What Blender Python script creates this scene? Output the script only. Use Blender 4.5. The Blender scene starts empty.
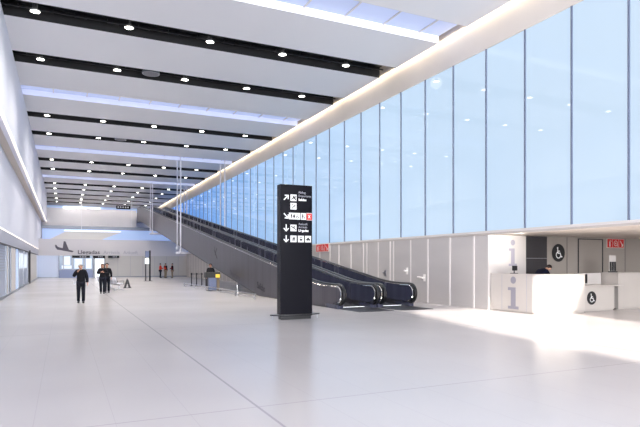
import bpy, bmesh, math, random
from mathutils import Vector
random.seed(7)
sc = bpy.context.scene
COL = sc.collection
PI = math.pi

# ------------------------------------------------------------------ materials
def mat(name, col, rough=.5, metal=0., emis=None, es=0., spec=.5, alpha=None, coat=0.):
    m = bpy.data.materials.new(name); m.use_nodes = True
    b = m.node_tree.nodes['Principled BSDF']
    b.inputs['Base Color'].default_value = (*col, 1)
    b.inputs['Roughness'].default_value = rough
    b.inputs['Metallic'].default_value = metal
    b.inputs['Specular IOR Level'].default_value = spec
    b.inputs['Coat Weight'].default_value = coat
    if emis:
        b.inputs['Emission Color'].default_value = (*emis, 1)
        b.inputs['Emission Strength'].default_value = es
    if alpha is not None: b.inputs['Alpha'].default_value = alpha
    return m
def lin(r, g, b):
    f = lambda v: (v/255/12.92) if v/255 <= .04045 else ((v/255+.055)/1.055)**2.4
    return (f(r), f(g), f(b))
def noisy(m, c1, c2, scale=(1, 1, 1), nscale=3., detail=3., rough=None):
    """soft procedural colour variation over object space"""
    nt = m.node_tree; b = nt.nodes['Principled BSDF']
    tc = nt.nodes.new('ShaderNodeTexCoord'); mp = nt.nodes.new('ShaderNodeMapping')
    mp.inputs['Scale'].default_value = scale
    n = nt.nodes.new('ShaderNodeTexNoise'); n.inputs['Scale'].default_value = nscale; n.inputs['Detail'].default_value = detail
    r = nt.nodes.new('ShaderNodeValToRGB')
    r.color_ramp.elements[0].position = .3; r.color_ramp.elements[1].position = .7
    r.color_ramp.elements[0].color = (*c1, 1); r.color_ramp.elements[1].color = (*c2, 1)
    nt.links.new(tc.outputs['Object'], mp.inputs['Vector']); nt.links.new(mp.outputs[0], n.inputs['Vector'])
    nt.links.new(n.outputs['Fac'], r.inputs['Fac']); nt.links.new(r.outputs['Color'], b.inputs['Base Color'])
    if rough:
        mr = nt.nodes.new('ShaderNodeMapRange'); mr.inputs['To Min'].default_value = rough[0]; mr.inputs['To Max'].default_value = rough[1]
        nt.links.new(n.outputs['Fac'], mr.inputs['Value']); nt.links.new(mr.outputs[0], b.inputs['Roughness'])
    return r

def line_mask(nt, sep, axis, period, offset, width):
    """1 where |coord - (k*period+offset)| < width/2"""
    def mth(op, a, b=None):
        n = nt.nodes.new('ShaderNodeMath'); n.operation = op
        for i, v in enumerate((a, b)):
            if v is None: continue
            if isinstance(v, (int, float)): n.inputs[i].default_value = v
            else: nt.links.new(v, n.inputs[i])
        return n.outputs[0]
    c = sep.outputs[axis]
    if period: c = mth('PINGPONG', mth('SUBTRACT', c, offset), period/2)
    else: c = mth('ABSOLUTE', mth('SUBTRACT', c, offset))
    return mth('LESS_THAN', c, width/2), mth

M = {}
# floor: pale polished terrazzo with fine joints
m = mat('floor_terrazzo', lin(203, 202, 210), .26, spec=.45)
r = noisy(m, lin(190, 185, 184), lin(197, 192, 191), nscale=.25, detail=2, rough=(.2, .25))
nt = m.node_tree; b = nt.nodes['Principled BSDF']
tc = nt.nodes.new('ShaderNodeTexCoord'); sp = nt.nodes.new('ShaderNodeSeparateXYZ'); nt.links.new(tc.outputs['Object'], sp.inputs[0])
m1, mth = line_mask(nt, sp, 0, .835, 2.2, .008); m2, _ = line_mask(nt, sp, 0, 8.35, 2.2, .035)
m3, _ = line_mask(nt, sp, 1, 8.9, 6.5, .02)
fac = mth('MAXIMUM', mth('MULTIPLY', m1, .14), mth('MAXIMUM', mth('MULTIPLY', m2, .45), mth('MULTIPLY', m3, .4)))
mx = nt.nodes.new('ShaderNodeMix'); mx.data_type = 'RGBA'
nt.links.new(fac, mx.inputs[0]); nt.links.new(r.outputs['Color'], mx.inputs[6]); mx.inputs[7].default_value = (*lin(120, 115, 125), 1)
nt.links.new(mx.outputs[2], b.inputs['Base Color']); M['floor'] = m

M['ceil'] = mat('ceiling_board_white', lin(218, 213, 218), .7); noisy(M['ceil'], lin(226, 226, 230), lin(230, 230, 233), nscale=.15)
M['black'] = mat('slot_black', (.006, .006, .008), .6)
M['slotrail'] = mat('slot_rail_black', (.03, .03, .035), .4, .5)
M['wall_l'] = mat('wall_white_left', lin(208, 211, 230), .6); noisy(M['wall_l'], lin(224, 227, 240), lin(228, 231, 242), nscale=.2)
M['wall_w'] = mat('wall_offwhite', lin(216, 214, 218), .55); noisy(M['wall_w'], lin(213, 211, 216), lin(219, 217, 220), nscale=.3)
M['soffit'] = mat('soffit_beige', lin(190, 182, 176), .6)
M['fascia'] = mat('fascia_cream', lin(214, 205, 203), .5); noisy(M['fascia'], lin(224, 216, 208), lin(230, 222, 213), nscale=.4)
M['alcove'] = mat('alcove_ceiling_cream', lin(232, 222, 212), .5)
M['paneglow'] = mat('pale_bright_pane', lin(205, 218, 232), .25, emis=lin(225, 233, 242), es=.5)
M['header'] = mat('header_pale_grey', lin(182, 184, 196), .35, .2)
M['creamglow'] = mat('cream_daylight_glow', lin(205, 203, 200), .5, emis=lin(205, 203, 200), es=.3)  # daylight put into the material as a cream glow
M['cream'] = mat('end_wall_cream', lin(205, 203, 200), .5)
M['panel'] = mat('wall_panel_warm_grey', lin(190, 184, 182), .4, .1); noisy(M['panel'], lin(190, 185, 183), lin(203, 198, 195), scale=(1, .3, 1), nscale=.7, detail=2)
M['joint'] = mat('joint_pale', lin(232, 226, 222), .35)
M['darkjoint'] = mat('joint_dark', lin(70, 68, 72), .6)
M['backpanel'] = mat('alcove_panel_grey', lin(178, 170, 162), .5); noisy(M['backpanel'], lin(174, 166, 158), lin(183, 175, 167), nscale=.5)
M['whitepanel'] = mat('white_panel', lin(216, 211, 208), .4)
M['counter'] = mat('counter_white', lin(216, 208, 200), .35, coat=.2); noisy(M['counter'], lin(200, 193, 187), lin(208, 201, 194), nscale=.8)
M['charcoal'] = mat('charcoal_panel', lin(62, 60, 64), .5)
M['signblack'] = mat('sign_black_gloss', (.006, .006, .01), .25, spec=.12)
M['blackplastic'] = mat('black_plastic', (.012, .012, .015), .4)
M['rubber'] = mat('handrail_rubber_black', (.008, .008, .01), .35)
M['chrome'] = mat('polished_chrome', (.8, .78, .75), .15, 1.)
M['steel'] = mat('brushed_steel', (.45, .45, .48), .3, 1.)
M['alu'] = mat('aluminium_frame', lin(150, 155, 165), .4, .7)
M['mull'] = mat('mullion_grey', lin(118, 128, 150), .5, .2)
M['rod'] = mat('rod_white', lin(225, 225, 232), .4)
M['icon'] = mat('icon_white', lin(225, 225, 225), .5, emis=lin(225, 225, 225), es=.25)
M['icondark'] = mat('icon_dark', (.02, .02, .025), .5)
M['red'] = mat('sign_red', lin(205, 45, 40), .45, emis=lin(205, 45, 40), es=.12)
M['signwhite'] = mat('sign_white', lin(240, 235, 230), .5)
M['textgrey'] = mat('lettering_dark_grey', lin(95, 92, 104), .6)
M['textpale'] = mat('lettering_pale_grey', lin(172, 172, 184), .6)
M['ilav'] = mat('letter_lavender_grey', lin(172, 168, 182), .6)
M['ilav2'] = mat('letter_grey', lin(150, 147, 158), .6)
M['lamp'] = mat('downlight_lens', (1, 1, 1), .5, emis=(1, .97, .86), es=20.)
M['lamp_trim'] = mat('downlight_trim', lin(150, 150, 150), .4, .5)
M['speaker'] = mat('speaker_grille_grey', lin(105, 105, 112), .6)
M['led'] = mat('led_strip_warm', (1, 1, 1), .5, emis=(1, .87, .7), es=1.1)
M['ledwhite'] = mat('led_strip_white', (1, 1, 1), .5, emis=(.95, .97, 1), es=1.5)
M['skylight'] = mat('skylight_blue', lin(150, 160, 190), .5, emis=lin(190, 202, 238), es=.55)
M['skystrip'] = mat('reveal_glow', lin(235, 235, 240), .5, emis=(1, .99, .97), es=.45)  # light falling on the coffer wall, put in as emission
M['skystrip_blue'] = mat('reveal_glow_blue', lin(215, 220, 240), .5, emis=lin(215, 222, 248), es=.3)  # same painted light for the farther coffers, bluer
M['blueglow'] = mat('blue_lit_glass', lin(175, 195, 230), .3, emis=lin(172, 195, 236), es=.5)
M['brightglass'] = mat('bright_glass', lin(225, 235, 245), .2, emis=(.88, .94, 1), es=.95)
M['blueglass'] = mat('blue_grey_glass', lin(120, 140, 165), .15, emis=lin(150, 170, 200), es=.3)
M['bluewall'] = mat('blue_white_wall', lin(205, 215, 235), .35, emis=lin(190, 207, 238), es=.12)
M['silverglass'] = mat('silvery_glass', lin(165, 175, 195), .35, .3)

# translucent back-lit glass, its light painted into the glow, bluer down the hall
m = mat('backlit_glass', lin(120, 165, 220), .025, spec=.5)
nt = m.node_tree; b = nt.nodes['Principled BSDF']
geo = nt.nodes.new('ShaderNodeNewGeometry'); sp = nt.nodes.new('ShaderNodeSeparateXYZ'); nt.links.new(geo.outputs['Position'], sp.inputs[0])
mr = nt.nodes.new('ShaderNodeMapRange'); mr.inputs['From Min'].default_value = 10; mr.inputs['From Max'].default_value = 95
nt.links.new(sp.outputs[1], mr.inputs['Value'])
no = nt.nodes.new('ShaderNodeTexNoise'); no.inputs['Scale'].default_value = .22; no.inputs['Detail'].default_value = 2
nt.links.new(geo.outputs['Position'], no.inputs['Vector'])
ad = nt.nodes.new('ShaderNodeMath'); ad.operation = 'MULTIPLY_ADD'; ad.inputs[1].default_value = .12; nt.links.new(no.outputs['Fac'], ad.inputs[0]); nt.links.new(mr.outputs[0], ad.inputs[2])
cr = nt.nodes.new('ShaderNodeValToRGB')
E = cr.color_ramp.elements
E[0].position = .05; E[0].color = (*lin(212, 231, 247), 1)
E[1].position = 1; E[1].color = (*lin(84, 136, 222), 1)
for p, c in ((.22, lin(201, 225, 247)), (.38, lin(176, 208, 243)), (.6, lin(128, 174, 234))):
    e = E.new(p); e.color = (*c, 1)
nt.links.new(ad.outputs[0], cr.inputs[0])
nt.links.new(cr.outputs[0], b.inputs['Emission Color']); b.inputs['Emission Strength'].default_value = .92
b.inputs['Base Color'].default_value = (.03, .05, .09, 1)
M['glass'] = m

# ramp side cladding: dark brushed steel sheets with vertical seams
def steel_clad(name, c1, c2, rough, period):
    m = mat(name, c1, rough, .2 if 'balus' in name else .75)
    rr = noisy(m, c1, c2, scale=(1, 1.4, .12), nscale=1.2, detail=4, rough=(rough-.06, rough+.08))
    nt = m.node_tree; b = nt.nodes['Principled BSDF']
    tc = nt.nodes.new('ShaderNodeNewGeometry'); sp = nt.nodes.new('ShaderNodeSeparateXYZ'); nt.links.new(tc.outputs['Position'], sp.inputs[0])
    mk, mth = line_mask(nt, sp, 1, period, .3, .03)
    mx = nt.nodes.new('ShaderNodeMix'); mx.data_type = 'RGBA'
    nt.links.new(mth('MULTIPLY', mk, .3 if 'balus' in name else .55), mx.inputs[0]); nt.links.new(rr.outputs['Color'], mx.inputs[6]); mx.inputs[7].default_value = (.02, .02, .025, 1)
    nt.links.new(mx.outputs[2], b.inputs['Base Color'])
    return m
M['clad'] = steel_clad('truss_cladding_steel', lin(78, 75, 82), lin(98, 95, 103), .32, 1.25)
M['balus'] = steel_clad('balustrade_blue_grey', lin(62, 64, 82), lin(78, 80, 98), .25, 1.6)
M['tread'] = mat('ramp_pallet_grey', (.03, .03, .04), .5, .4)

def cloth(name, c): return mat(name, c, .9, spec=.2)
M['suit'] = cloth('cloth_black', (.012, .012, .016)); M['trouser'] = cloth('cloth_dark_navy', (.012, .013, .02))
M['vest'] = cloth('cloth_orange_red', lin(225, 75, 55)); M['khaki'] = cloth('cloth_khaki', lin(150, 135, 115))
M['darkred'] = cloth('cloth_dark_red', lin(120, 40, 40)); M['shirt'] = cloth('cloth_navy_shirt', lin(22, 26, 45))
M['skin'] = mat('skin', lin(205, 155, 130), .5); M['shoe'] = mat('shoe_black', (.01, .01, .01), .35)
M['hairgrey'] = mat('hair_grey', lin(205, 203, 200), .8); M['hairbrown'] = mat('hair_brown', lin(125, 88, 58), .8); M['hairdark'] = mat('hair_dark', lin(32, 20, 18), .7)
M['paper'] = mat('paper_white', lin(230, 230, 232), .7)
M['yellow'] = mat('screen_yellow', lin(230, 200, 70), .4, emis=lin(235, 205, 80), es=.6)
M['kioskblue'] = mat('kiosk_blue_grey', lin(120, 130, 160), .35, .3)
M['seatwhite'] = mat('perforated_seat_pale', lin(228, 230, 238), .3, .1)

# ------------------------------------------------------------------ mesh helpers
class MB:
    def __init__(s): s.v = []; s.f = []
    def poly(s, pts):
        n = len(s.v); s.v += [tuple(p) for p in pts]; s.f.append(tuple(range(n, n+len(pts)))); return s
    def box(s, x0, x1, y0, y1, z0, z1):
        n = len(s.v)
        s.v += [(x, y, z) for x in (x0, x1) for y in (y0, y1) for z in (z0, z1)]
        for q in ((0, 1, 3, 2), (4, 6, 7, 5), (0, 4, 5, 1), (2, 3, 7, 6), (0, 2, 6, 4), (1, 5, 7, 3)): s.f.append(tuple(n+i for i in q))
        return s
    def tube(s, pts, r, seg=8, flat=None, close=True):
        """swept ellipse; flat=(ra, rb, up-vector) for belt sections"""
        P = [Vector(p) for p in pts]; n0 = len(s.v)
        rad = r if isinstance(r, (list, tuple)) else [r]*len(P)
        for i, p in enumerate(P):
            d = (P[min(i+1, len(P)-1)]-P[max(i-1, 0)]).normalized()
            if flat: a = Vector(flat[2]).normalized()
            else:
                a = Vector((0, 0, 1)) if abs(d.z) < .9 else Vector((1, 0, 0))
                a = (a-d*a.dot(d)).normalized()
            bb = d.cross(a).normalized()
            ra, rb = (flat[0], flat[1]) if flat else (rad[i], rad[i])
            for k in range(seg):
                t = 2*PI*k/seg; q = p+a*(ra*math.cos(t))+bb*(rb*math.sin(t)); s.v.append(tuple(q))
        for i in range(len(P)-1):
            for k in range(seg):
                k2 = (k+1) % seg; A = n0+i*seg; B = A+seg
                s.f.append((A+k, A+k2, B+k2, B+k))
        if close:
            s.f.append(tuple(n0+k for k in range(seg))[::-1]); s.f.append(tuple(n0+(len(P)-1)*seg+k for k in range(seg)))
        return s
    def lathe(s, c, prof, seg=16, axis='z', cap=True):
        n0 = len(s.v)
        for (r, h) in prof:
            for k in range(seg):
                t = 2*PI*k/seg
                o = (r*math.cos(t), r*math.sin(t), h)
                if axis == 'y': o = (o[0], o[2], o[1])
                if axis == 'x': o = (o[2], o[0], o[1])
                s.v.append((c[0]+o[0], c[1]+o[1], c[2]+o[2]))
        for i in range(len(prof)-1):
            for k in range(seg):
                k2 = (k+1) % seg; A = n0+i*seg; B = A+seg; s.f.append((A+k, A+k2, B+k2, B+k))
        if cap: s.f.append(tuple(n0+k for k in range(seg))[::-1]); s.f.append(tuple(n0+(len(prof)-1)*seg+k for k in range(seg)))
        return s
    def prism(s, poly, axis, a, b):
        """extrude 2-D polygon: axis 'x' -> pts are (y,z); 'y' -> (x,z); 'z' -> (x,y)"""
        def P(u, v, w): return {'x': (w, u, v), 'y': (u, w, v), 'z': (u, v, w)}[axis]
        n = len(s.v); k = len(poly)
        s.v += [P(u, v, a) for u, v in poly]+[P(u, v, b) for u, v in poly]
        s.f.append(tuple(n+i for i in range(k))); s.f.append(tuple(n+k+i for i in range(k))[::-1])
        for i in range(k): j = (i+1) % k; s.f.append((n+i, n+k+i, n+k+j, n+j))
        return s
    def build(s, name, mt, parent=None, smooth=False, bevel=0):
        off = Vector(parent['_o']) if parent is not None and '_o' in parent else Vector((0, 0, 0))
        me = bpy.data.meshes.new(name)
        me.from_pydata([(v[0]-off.x, v[1]-off.y, v[2]-off.z) for v in s.v], [], s.f)
        bm = bmesh.new(); bm.from_mesh(me); bmesh.ops.recalc_face_normals(bm, faces=bm.faces); bm.to_mesh(me); bm.free()
        me.materials.append(mt if not isinstance(mt, str) else M[mt])
        o = bpy.data.objects.new(name, me); COL.objects.link(o)
        if smooth:
            for p in me.polygons: p.use_smooth = True
            md = o.modifiers.new('es', 'EDGE_SPLIT'); md.split_angle = math.radians(38)
        if bevel:
            md = o.modifiers.new('bv', 'BEVEL'); md.width = bevel; md.segments = 2; md.limit_method = 'ANGLE'
        if parent is not None:
            o.parent = parent; o['_o'] = tuple(off)
        return o
def thing(name, label, cat, loc, group=None):
    o = bpy.data.objects.new(name, None); COL.objects.link(o); o.location = loc
    o.empty_display_size = .2
    o['_o'] = tuple(loc); o['label'] = label; o['category'] = cat
    if group: o['group'] = group
    return o
def tag(o, label, cat, group=None):
    o['label'] = label; o['category'] = cat
    if group: o['group'] = group
    return o
def struct(o): o['kind'] = 'structure'; return o
def sempty(name):
    o = bpy.data.objects.new(name, None); COL.objects.link(o); o['kind'] = 'structure'; o['_o'] = (0., 0., 0.); return o
def copy_tree(o, loc, label=None, name=None):
    c = o.copy(); COL.objects.link(c); c.location = loc
    if label: c['label'] = label
    for ch in list(o.children):
        d = ch.copy(); COL.objects.link(d); d.parent = c
        for g in list(ch.children):
            e = g.copy(); COL.objects.link(e); e.parent = d
    return c

class Flat:
    """flat graphics on a plane: origin O, axes U (right) and V (up), N outward"""
    def __init__(s, O, U, V, N): s.O, s.U, s.V, s.N = Vector(O), Vector(U), Vector(V), Vector(N)
    def P(s, u, v, n=0): return tuple(s.O+s.U*u+s.V*v+s.N*n)
    def rect(s, mb, u0, u1, v0, v1, n=.004):
        t = n-.003
        pts = [(u0, v0), (u1, v0), (u1, v1), (u0, v1)]; return s.pg(mb, pts, n)
    def pg(s, mb, pts, n=.004, t=.003):
        k = len(pts); b = len(mb.v)
        mb.v += [s.P(u, v, n) for u, v in pts]+[s.P(u, v, n-t) for u, v in pts]
        mb.f.append(tuple(b+i for i in range(k))); mb.f.append(tuple(b+k+i for i in range(k))[::-1])
        for i in range(k): j = (i+1) % k; mb.f.append((b+i, b+k+i, b+k+j, b+j))
        return mb
    def disc(s, mb, cu, cv, r, n=.004, seg=28): return s.pg(mb, [(cu+r*math.cos(2*PI*i/seg), cv+r*math.sin(2*PI*i/seg)) for i in range(seg)], n)
    def line(s, mb, pts, w, n=.006):
        for (a, b_), (c, d) in zip(pts[:-1], pts[1:]):
            L = math.hypot(c-a, d-b_) or 1; nx, ny = -(d-b_)/L*w/2, (c-a)/L*w/2; ex, ey = (c-a)/L*w*.3, (d-b_)/L*w*.3
            s.pg(mb, [(a-ex+nx, b_-ey+ny), (a-ex-nx, b_-ey-ny), (c+ex-nx, d+ey-ny), (c+ex+nx, d+ey+ny)], n)
        return mb
    def arc(s, mb, cu, cv, r, a0, a1, w, n=.006, seg=16):
        return s.line(mb, [(cu+r*math.cos(math.radians(a0+(a1-a0)*i/seg)), cv+r*math.sin(math.radians(a0+(a1-a0)*i/seg))) for i in range(seg+1)], w, n)
def text(body, O, U, V, size, mt, parent, name='lettering', bold=0., align='LEFT', width=None):
    cu = bpy.data.curves.new(name, 'FONT'); cu.body = body; cu.size = size; cu.align_x = align
    cu.extrude = .002; cu.offset = bold; cu.materials.append(M[mt])
    tmp = bpy.data.objects.new('tmp', cu); COL.objects.link(tmp)
    bpy.context.view_layer.update()
    me = bpy.data.meshes.new_from_object(tmp.evaluated_get(bpy.context.evaluated_depsgraph_get()))
    bpy.data.objects.remove(tmp)
    U, V, O = Vector(U), Vector(V), Vector(O); N = U.cross(V)
    off = Vector(parent['_o'])
    sx = 1.
    if width:
        w = max(v.co.x for v in me.vertices)-min(v.co.x for v in me.vertices); sx = width/w
    for v in me.vertices:
        v.co = O+U*v.co.x*sx+V*v.co.y+N*v.co.z-off
    if not me.materials: me.materials.append(M[mt])
    o = bpy.data.objects.new(name, me); COL.objects.link(o); o.parent = parent; o['_o'] = tuple(off)
    return o

# ------------------------------------------------------------------ the shell
XR, XE, ZC = 14.8, 14.51, 11.2        # glass wall plane, ceiling edge, ceiling height
YW, YU, YF = 73., 83., 99.            # arrivals wall, upper landing front, far end
struct(MB().box(-10, 30, -26, 101, -.3, 0).build('floor', 'floor'))

# ceiling boards between dark slots and skylight coffers
slots = [(22.2, 23.75), (27.55, 29.0), (38.2, 39.5), (43.6, 44.9), (54.4, 56.0), (59.8, 61.5), (70.5, 72.2), (75.7, 77.0), (81.3, 82.5), (87.0, 88.3), (92.2, 93.6)]
sky = [(17.1, 18.95), (32.7, 34.5), (48.8, 50.6), (64.9, 66.7)]
gaps = sorted(slots+sky)
YR = -26.
mb = MB(); y = 10.
for a, b_ in gaps:
    mb.box(-9.9, XE, y, a, ZC, ZC+.12); y = b_
mb.box(-9.9, XE, y, 101, ZC, ZC+.12)
# entrance bay out of view; roof opening added and shaped to throw the sun patch
L_ = [(9.0, -24.7), (9.5, -21.2), (10.35, -15.7), (11.6, -10.7)]; R_ = [(14.15, -24.7), (14.9, -21.2), (16.05, -15.7), (17.1, -10.7)]
mb.box(-9.9, 30, YR, -24.7, ZC, ZC+.12).box(-9.9, 30, -10.7, 10, ZC, ZC+.12)
mb.prism([(-9.9, -24.7)]+L_+[(-9.9, -10.7)], 'z', ZC, ZC+.12); mb.prism([(30, -24.7)]+R_+[(30, -10.7)], 'z', ZC, ZC+.12)
struct(mb.build('ceiling', 'ceil'))
for i, (a, b_) in enumerate(slots):
    t = MB().box(-9.9, XE, a-.02, b_+.02, ZC+.5, ZC+.55)
    t.box(-9.9, XE, a, a+.03, ZC-.002, ZC+.5).box(-9.9, XE, b_-.03, b_, ZC-.002, ZC+.5)
    t = struct(t.build('trim_%d' % (i+1), 'black'))
    mb = MB()
    for q in (.3, .72): mb.box(-9.8, XE-.05, a+(b_-a)*q-.03, a+(b_-a)*q+.03, ZC+.22, ZC+.28)
    for k in range(14): mb.box(-2+k*1.2, -1.55+k*1.2, a+(b_-a)*.75, b_-.12, ZC+.3, ZC+.4)
    mb.build('service_rail', 'slotrail', t)
for i, (a, b_) in enumerate(sky):
    w = sempty('window_%d' % (i+2))
    MB().box(-9.9, XE, a-.02, b_+.02, ZC+.3, ZC+.34).build('skylight_pane', 'skylight', w)
    MB().box(-9.9, XE, b_-.03, b_, ZC-.002, ZC+.3).build('glowing_reveal', 'skystrip' if i == 0 else 'skystrip_blue', w)
    MB().box(-9.9, XE, a, a+.03, ZC-.002, ZC+.5).build('near_reveal', 'wall_w', w)
    mb = MB()
    for k in range(12): mb.box(-5.8+k*1.75, -5.74+k*1.75, a, b_, ZC+.25, ZC+.3)
    mb.build('glazing_bar', 'wall_w', w)
struct(MB().box(-10, 15.4, 3., 101, 12.0, 12.15).box(-10, 15.4, 3., 3.1, ZC+.12, 12.0).build('ceiling_sun_block', 'wall_w'))  # unseen slab added above the ceiling to keep the sun out

# right wall: lower metal panels, glass above, lit fascia at the top
wr = sempty('wall_right')
MB().box(XR, XR+.3, 16.25, 101, 0, 2.96).build('lower_wall', 'panel', wr)
mb = MB(); js = [30.0, 28.8, 27.3, 25.87, 25.5, 24.31, 23.18, 22.87, 21.39, 20.07, 18.53, 17.04]
yy = 31.45
while yy < 72.5: js.append(yy); yy += 1.47
for y in js: mb.box(XR-.022, XR+.01, y-.045, y+.045, 0, 2.93)
mb.build('joint_strip', 'joint', wr)
MB().box(XR-.03, XR+.3, 10, 101, 2.955, 3.04).build('ledge', 'whitepanel', wr)
mb = MB().box(XR-.02, XR+.3, 16.25, 101, 10.07, 11.9); mb.box(XR-.02, XR+.3, 10, 16.25, 10.07, 11.9)
mb.build('fascia', 'fascia', wr)
MB().box(XR-.05, XR-.021, 10, 98.9, ZC+.09, ZC+.13).build('cove_light', 'led', wr)
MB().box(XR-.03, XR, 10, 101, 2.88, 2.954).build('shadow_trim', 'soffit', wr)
w1 = sempty('window_1')
ys = [10.05]+[10.46+k*1.96 for k in range(45)]
for k, y in enumerate(ys[:-1]):
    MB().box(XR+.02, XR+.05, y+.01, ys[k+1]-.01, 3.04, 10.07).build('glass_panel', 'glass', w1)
for y in ys:
    MB().box(XR-.03, XR+.06, y-.028, y+.028, 3.04, 10.07).build('mullion', 'mull', w1)
# doors in the lower metal wall
for i, (y0, y1, yh) in enumerate(((23.24, 25.4, 23.6), (21.43, 22.8, 21.68), (20.12, 21.34, 20.3))):
    d = sempty('door_%d' % (i+1))
    MB().box(XR-.018, XR+.002, y0, y1, .02, 2.88).build('door_leaf', 'panel', d)
    zh = (1.3, 1.42, 1.13)[i]
    MB().box(XR-.04, XR-.018, yh-.07, yh+.07, zh-.16, zh+.16).tube([(XR-.1, yh, zh), (XR-.1, yh+(.42 if i == 2 else .12), zh+.02)], .045).tube([(XR-.03, yh, zh), (XR-.1, yh, zh)], .04).build('door_handle', 'signwhite' if i else 'steel', d)

# alcove behind the information desk
wb = sempty('wall_back')
YB = 16.25
MB().box(XR+.3, 30, YB, YB+.3, 0, 2.9).build('back_wall', 'backpanel', wb)
MB().box(XR-.02, 16.72, YB-.05, YB-.001, 0, 2.88).build('white_panel', 'whitepanel', wb)
MB().box(16.74, 17.9, YB-.03, YB-.001, 0, 2.88).build('dark_recess_panel', 'charcoal', wb)
MB().box(16.76, 17.88, YB-.036, YB-.031, 1.98, 2.0).build('panel_joint', 'steel', wb)
mb = MB()
for x in (19.08, 22.73, 24.6, 26.4): mb.box(x-.012, x+.012, YB-.006, YB-.001, 0, 2.88)
mb.build('joint_line', 'darkjoint', wb)
d = sempty('door_4')
MB().box(19.78, 21.2, YB-.02, YB-.002, 0, 2.8).build('door_leaf', 'backpanel', d)
MB().box(19.72, 19.76, YB-.03, YB-.001, 0, 2.84).box(21.22, 21.26, YB-.03, YB-.001, 0, 2.84).box(19.72, 21.26, YB-.03, YB-.001, 2.8, 2.84).build('door_frame', 'darkjoint', d)
struct(MB().box(XR+.001, 30, 10, YB+.3, 2.9, 3.0).build('ceiling_alcove', 'alcove'))
struct(MB().box(30, 30.3, -26, YB+.3, 0, 12).build('wall_alcove_side', 'backpanel'))
struct(MB().box(-10, 30, -26.3, -26, 0, 12).build('wall_rear', 'wall_w'))
struct(MB().box(15.1, 30, 10.0, 10.3, 3.0, ZC).build('wall_over_alcove', 'wall_w'))
struct(MB().box(-10.3, -10, -26, 101, 0, 12.2).build('wall_outer_left', 'wall_w'))

def slab_i(mb, F, cu, v0, h, w, n=.006):
    F.disc(mb, cu, v0+h*.88, h*.11, n, 24)
    F.rect(mb, cu-w*.28, cu+w*.28, v0, v0+h*.66, n); F.rect(mb, cu-w*.62, cu+w*.28-.001, v0+h*.57, v0+h*.66, n+.0005)
    F.rect(mb, cu-w*.62, cu+w*.62, v0, v0+h*.09, n+.001)
Fb = Flat((0, YB, 0), (1, 0, 0), (0, 0, 1), (0, -1, 0))
mb = MB(); slab_i(mb, Fb, 16.02, 1.68, 1.05, .34, .056); mb.build('letter_i', 'ilav', wb)

def wheelchair(F, cu, cv, R, parent, n0):
    mb = MB(); F.disc(mb, cu, cv, R, n0, 40); o = mb.build('sign_disc', 'blackplastic', parent)
    s = R*.62; w = R*.13; mb = MB(); n = n0+.004
    F.disc(mb, cu-.22*s, cv+.88*s, .17*s, n, 18)
    F.line(mb, [(cu-.2*s, cv+.62*s), (cu-.12*s, cv-.05*s), (cu+.42*s, cv-.05*s), (cu+.68*s, cv-.72*s), (cu+.9*s, cv-.66*s)], w, n)
    F.line(mb, [(cu-.16*s, cv+.32*s), (cu+.3*s, cv+.32*s)], w*.8, n)
    F.arc(mb, cu, cv-.38*s, .56*s, 118, 345, w*.85, n)
    mb.build('wheelchair_symbol', 'icon', parent)
ws = thing('accessibility_sign', 'round black wheelchair sign on the grey back wall above the information desk', 'sign', (18.55, YB-.03, 2.22))
wheelchair(Flat((0, YB, 0), (1, 0, 0), (0, 0, 1), (0, -1, 0)), 18.55, 2.22, .37, ws, .03)

PEND = []
def MBB(name, mt, parent):
    m_ = MB(); PEND.append((m_, name, mt, parent)); return m_
def flushB():
    for m_, n_, mt, p_ in PEND:
        if m_.v: m_.build(n_, mt, p_)
    PEND.clear()
# red fire-equipment signs
def red_sign(F, u0, u1, v0, v1, label, loc, n0, flip=False):
    t = thing('fire_equipment_sign', label, 'sign', loc)
    mb = MB(); F.pg(mb, [(u0, v0), (u1, v0), (u1, v1), (u0, v1)], n0, .03); mb.build('backing', 'signwhite', t)
    W = u1-u0; H = v1-v0; g = MB(); g2 = MB(); n = n0+.004
    cells = [(u0+.02*W, u0+.31*W), (u0+.33*W, u0+.67*W), (u0+.69*W, u0+.98*W)]
    for a, b_ in cells: F.rect(MBB('red_field', 'red', t), a, b_, v0+.05*H, v1-.05*H, n)
    flushB()
    n += .004; c = [(a+b_)/2 for a, b_ in cells]; w = W*.28; m_ = (v0+v1)/2
    F.rect(g2, c[0]-.14*w, c[0]+.1*w, v0+.15*H, v0+.68*H, n); F.line(g2, [(c[0], v0+.7*H), (c[0], v0+.8*H), (c[0]+.3*w, v0+.72*H)], .05*H, n)   # extinguisher
    g2.build('pictogram', 'signwhite', t); g2 = MB()
    F.arc(g2, c[1], m_, .27*H, 0, 360, .07*H, n); F.disc(g2, c[1], m_, .09*H, n, 16); F.line(g2, [(c[1]+.25*H, m_), (c[1]+.33*H, v0+.15*H)], .06*H, n)  # hose reel
    g2.build('pictogram', 'signwhite', t); g2 = MB()
    F.line(g2, [(c[2]-.25*w, v0+.75*H), (c[2]+.2*w, v0+.3*H)], .1*H, n)
    F.pg(g2, [(c[2]+.33*w, v0+.17*H), (c[2]+.33*w, v0+.5*H), (c[2]-.05*w, v0+.17*H)], n)       # arrow
    g2.build('pictogram', 'signwhite', t)
red_sign(Flat((0, YB, 0), (1, 0, 0), (0, 0, 1), (0, -1, 0)), 21.5, 22.62, 2.46, 2.87, 'red and white fire equipment sign high on the grey wall behind the desk', (22.06, YB-.03, 2.46), .035)
red_sign(Flat((XR, 0, 0), (0, -1, 0), (0, 0, 1), (-1, 0, 0)), -31.9, -30.05, 2.5, 3.0, 'red and white fire equipment sign on the panelled wall beyond the moving ramps', (XR-.06, 31, 2.5), .065)

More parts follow.
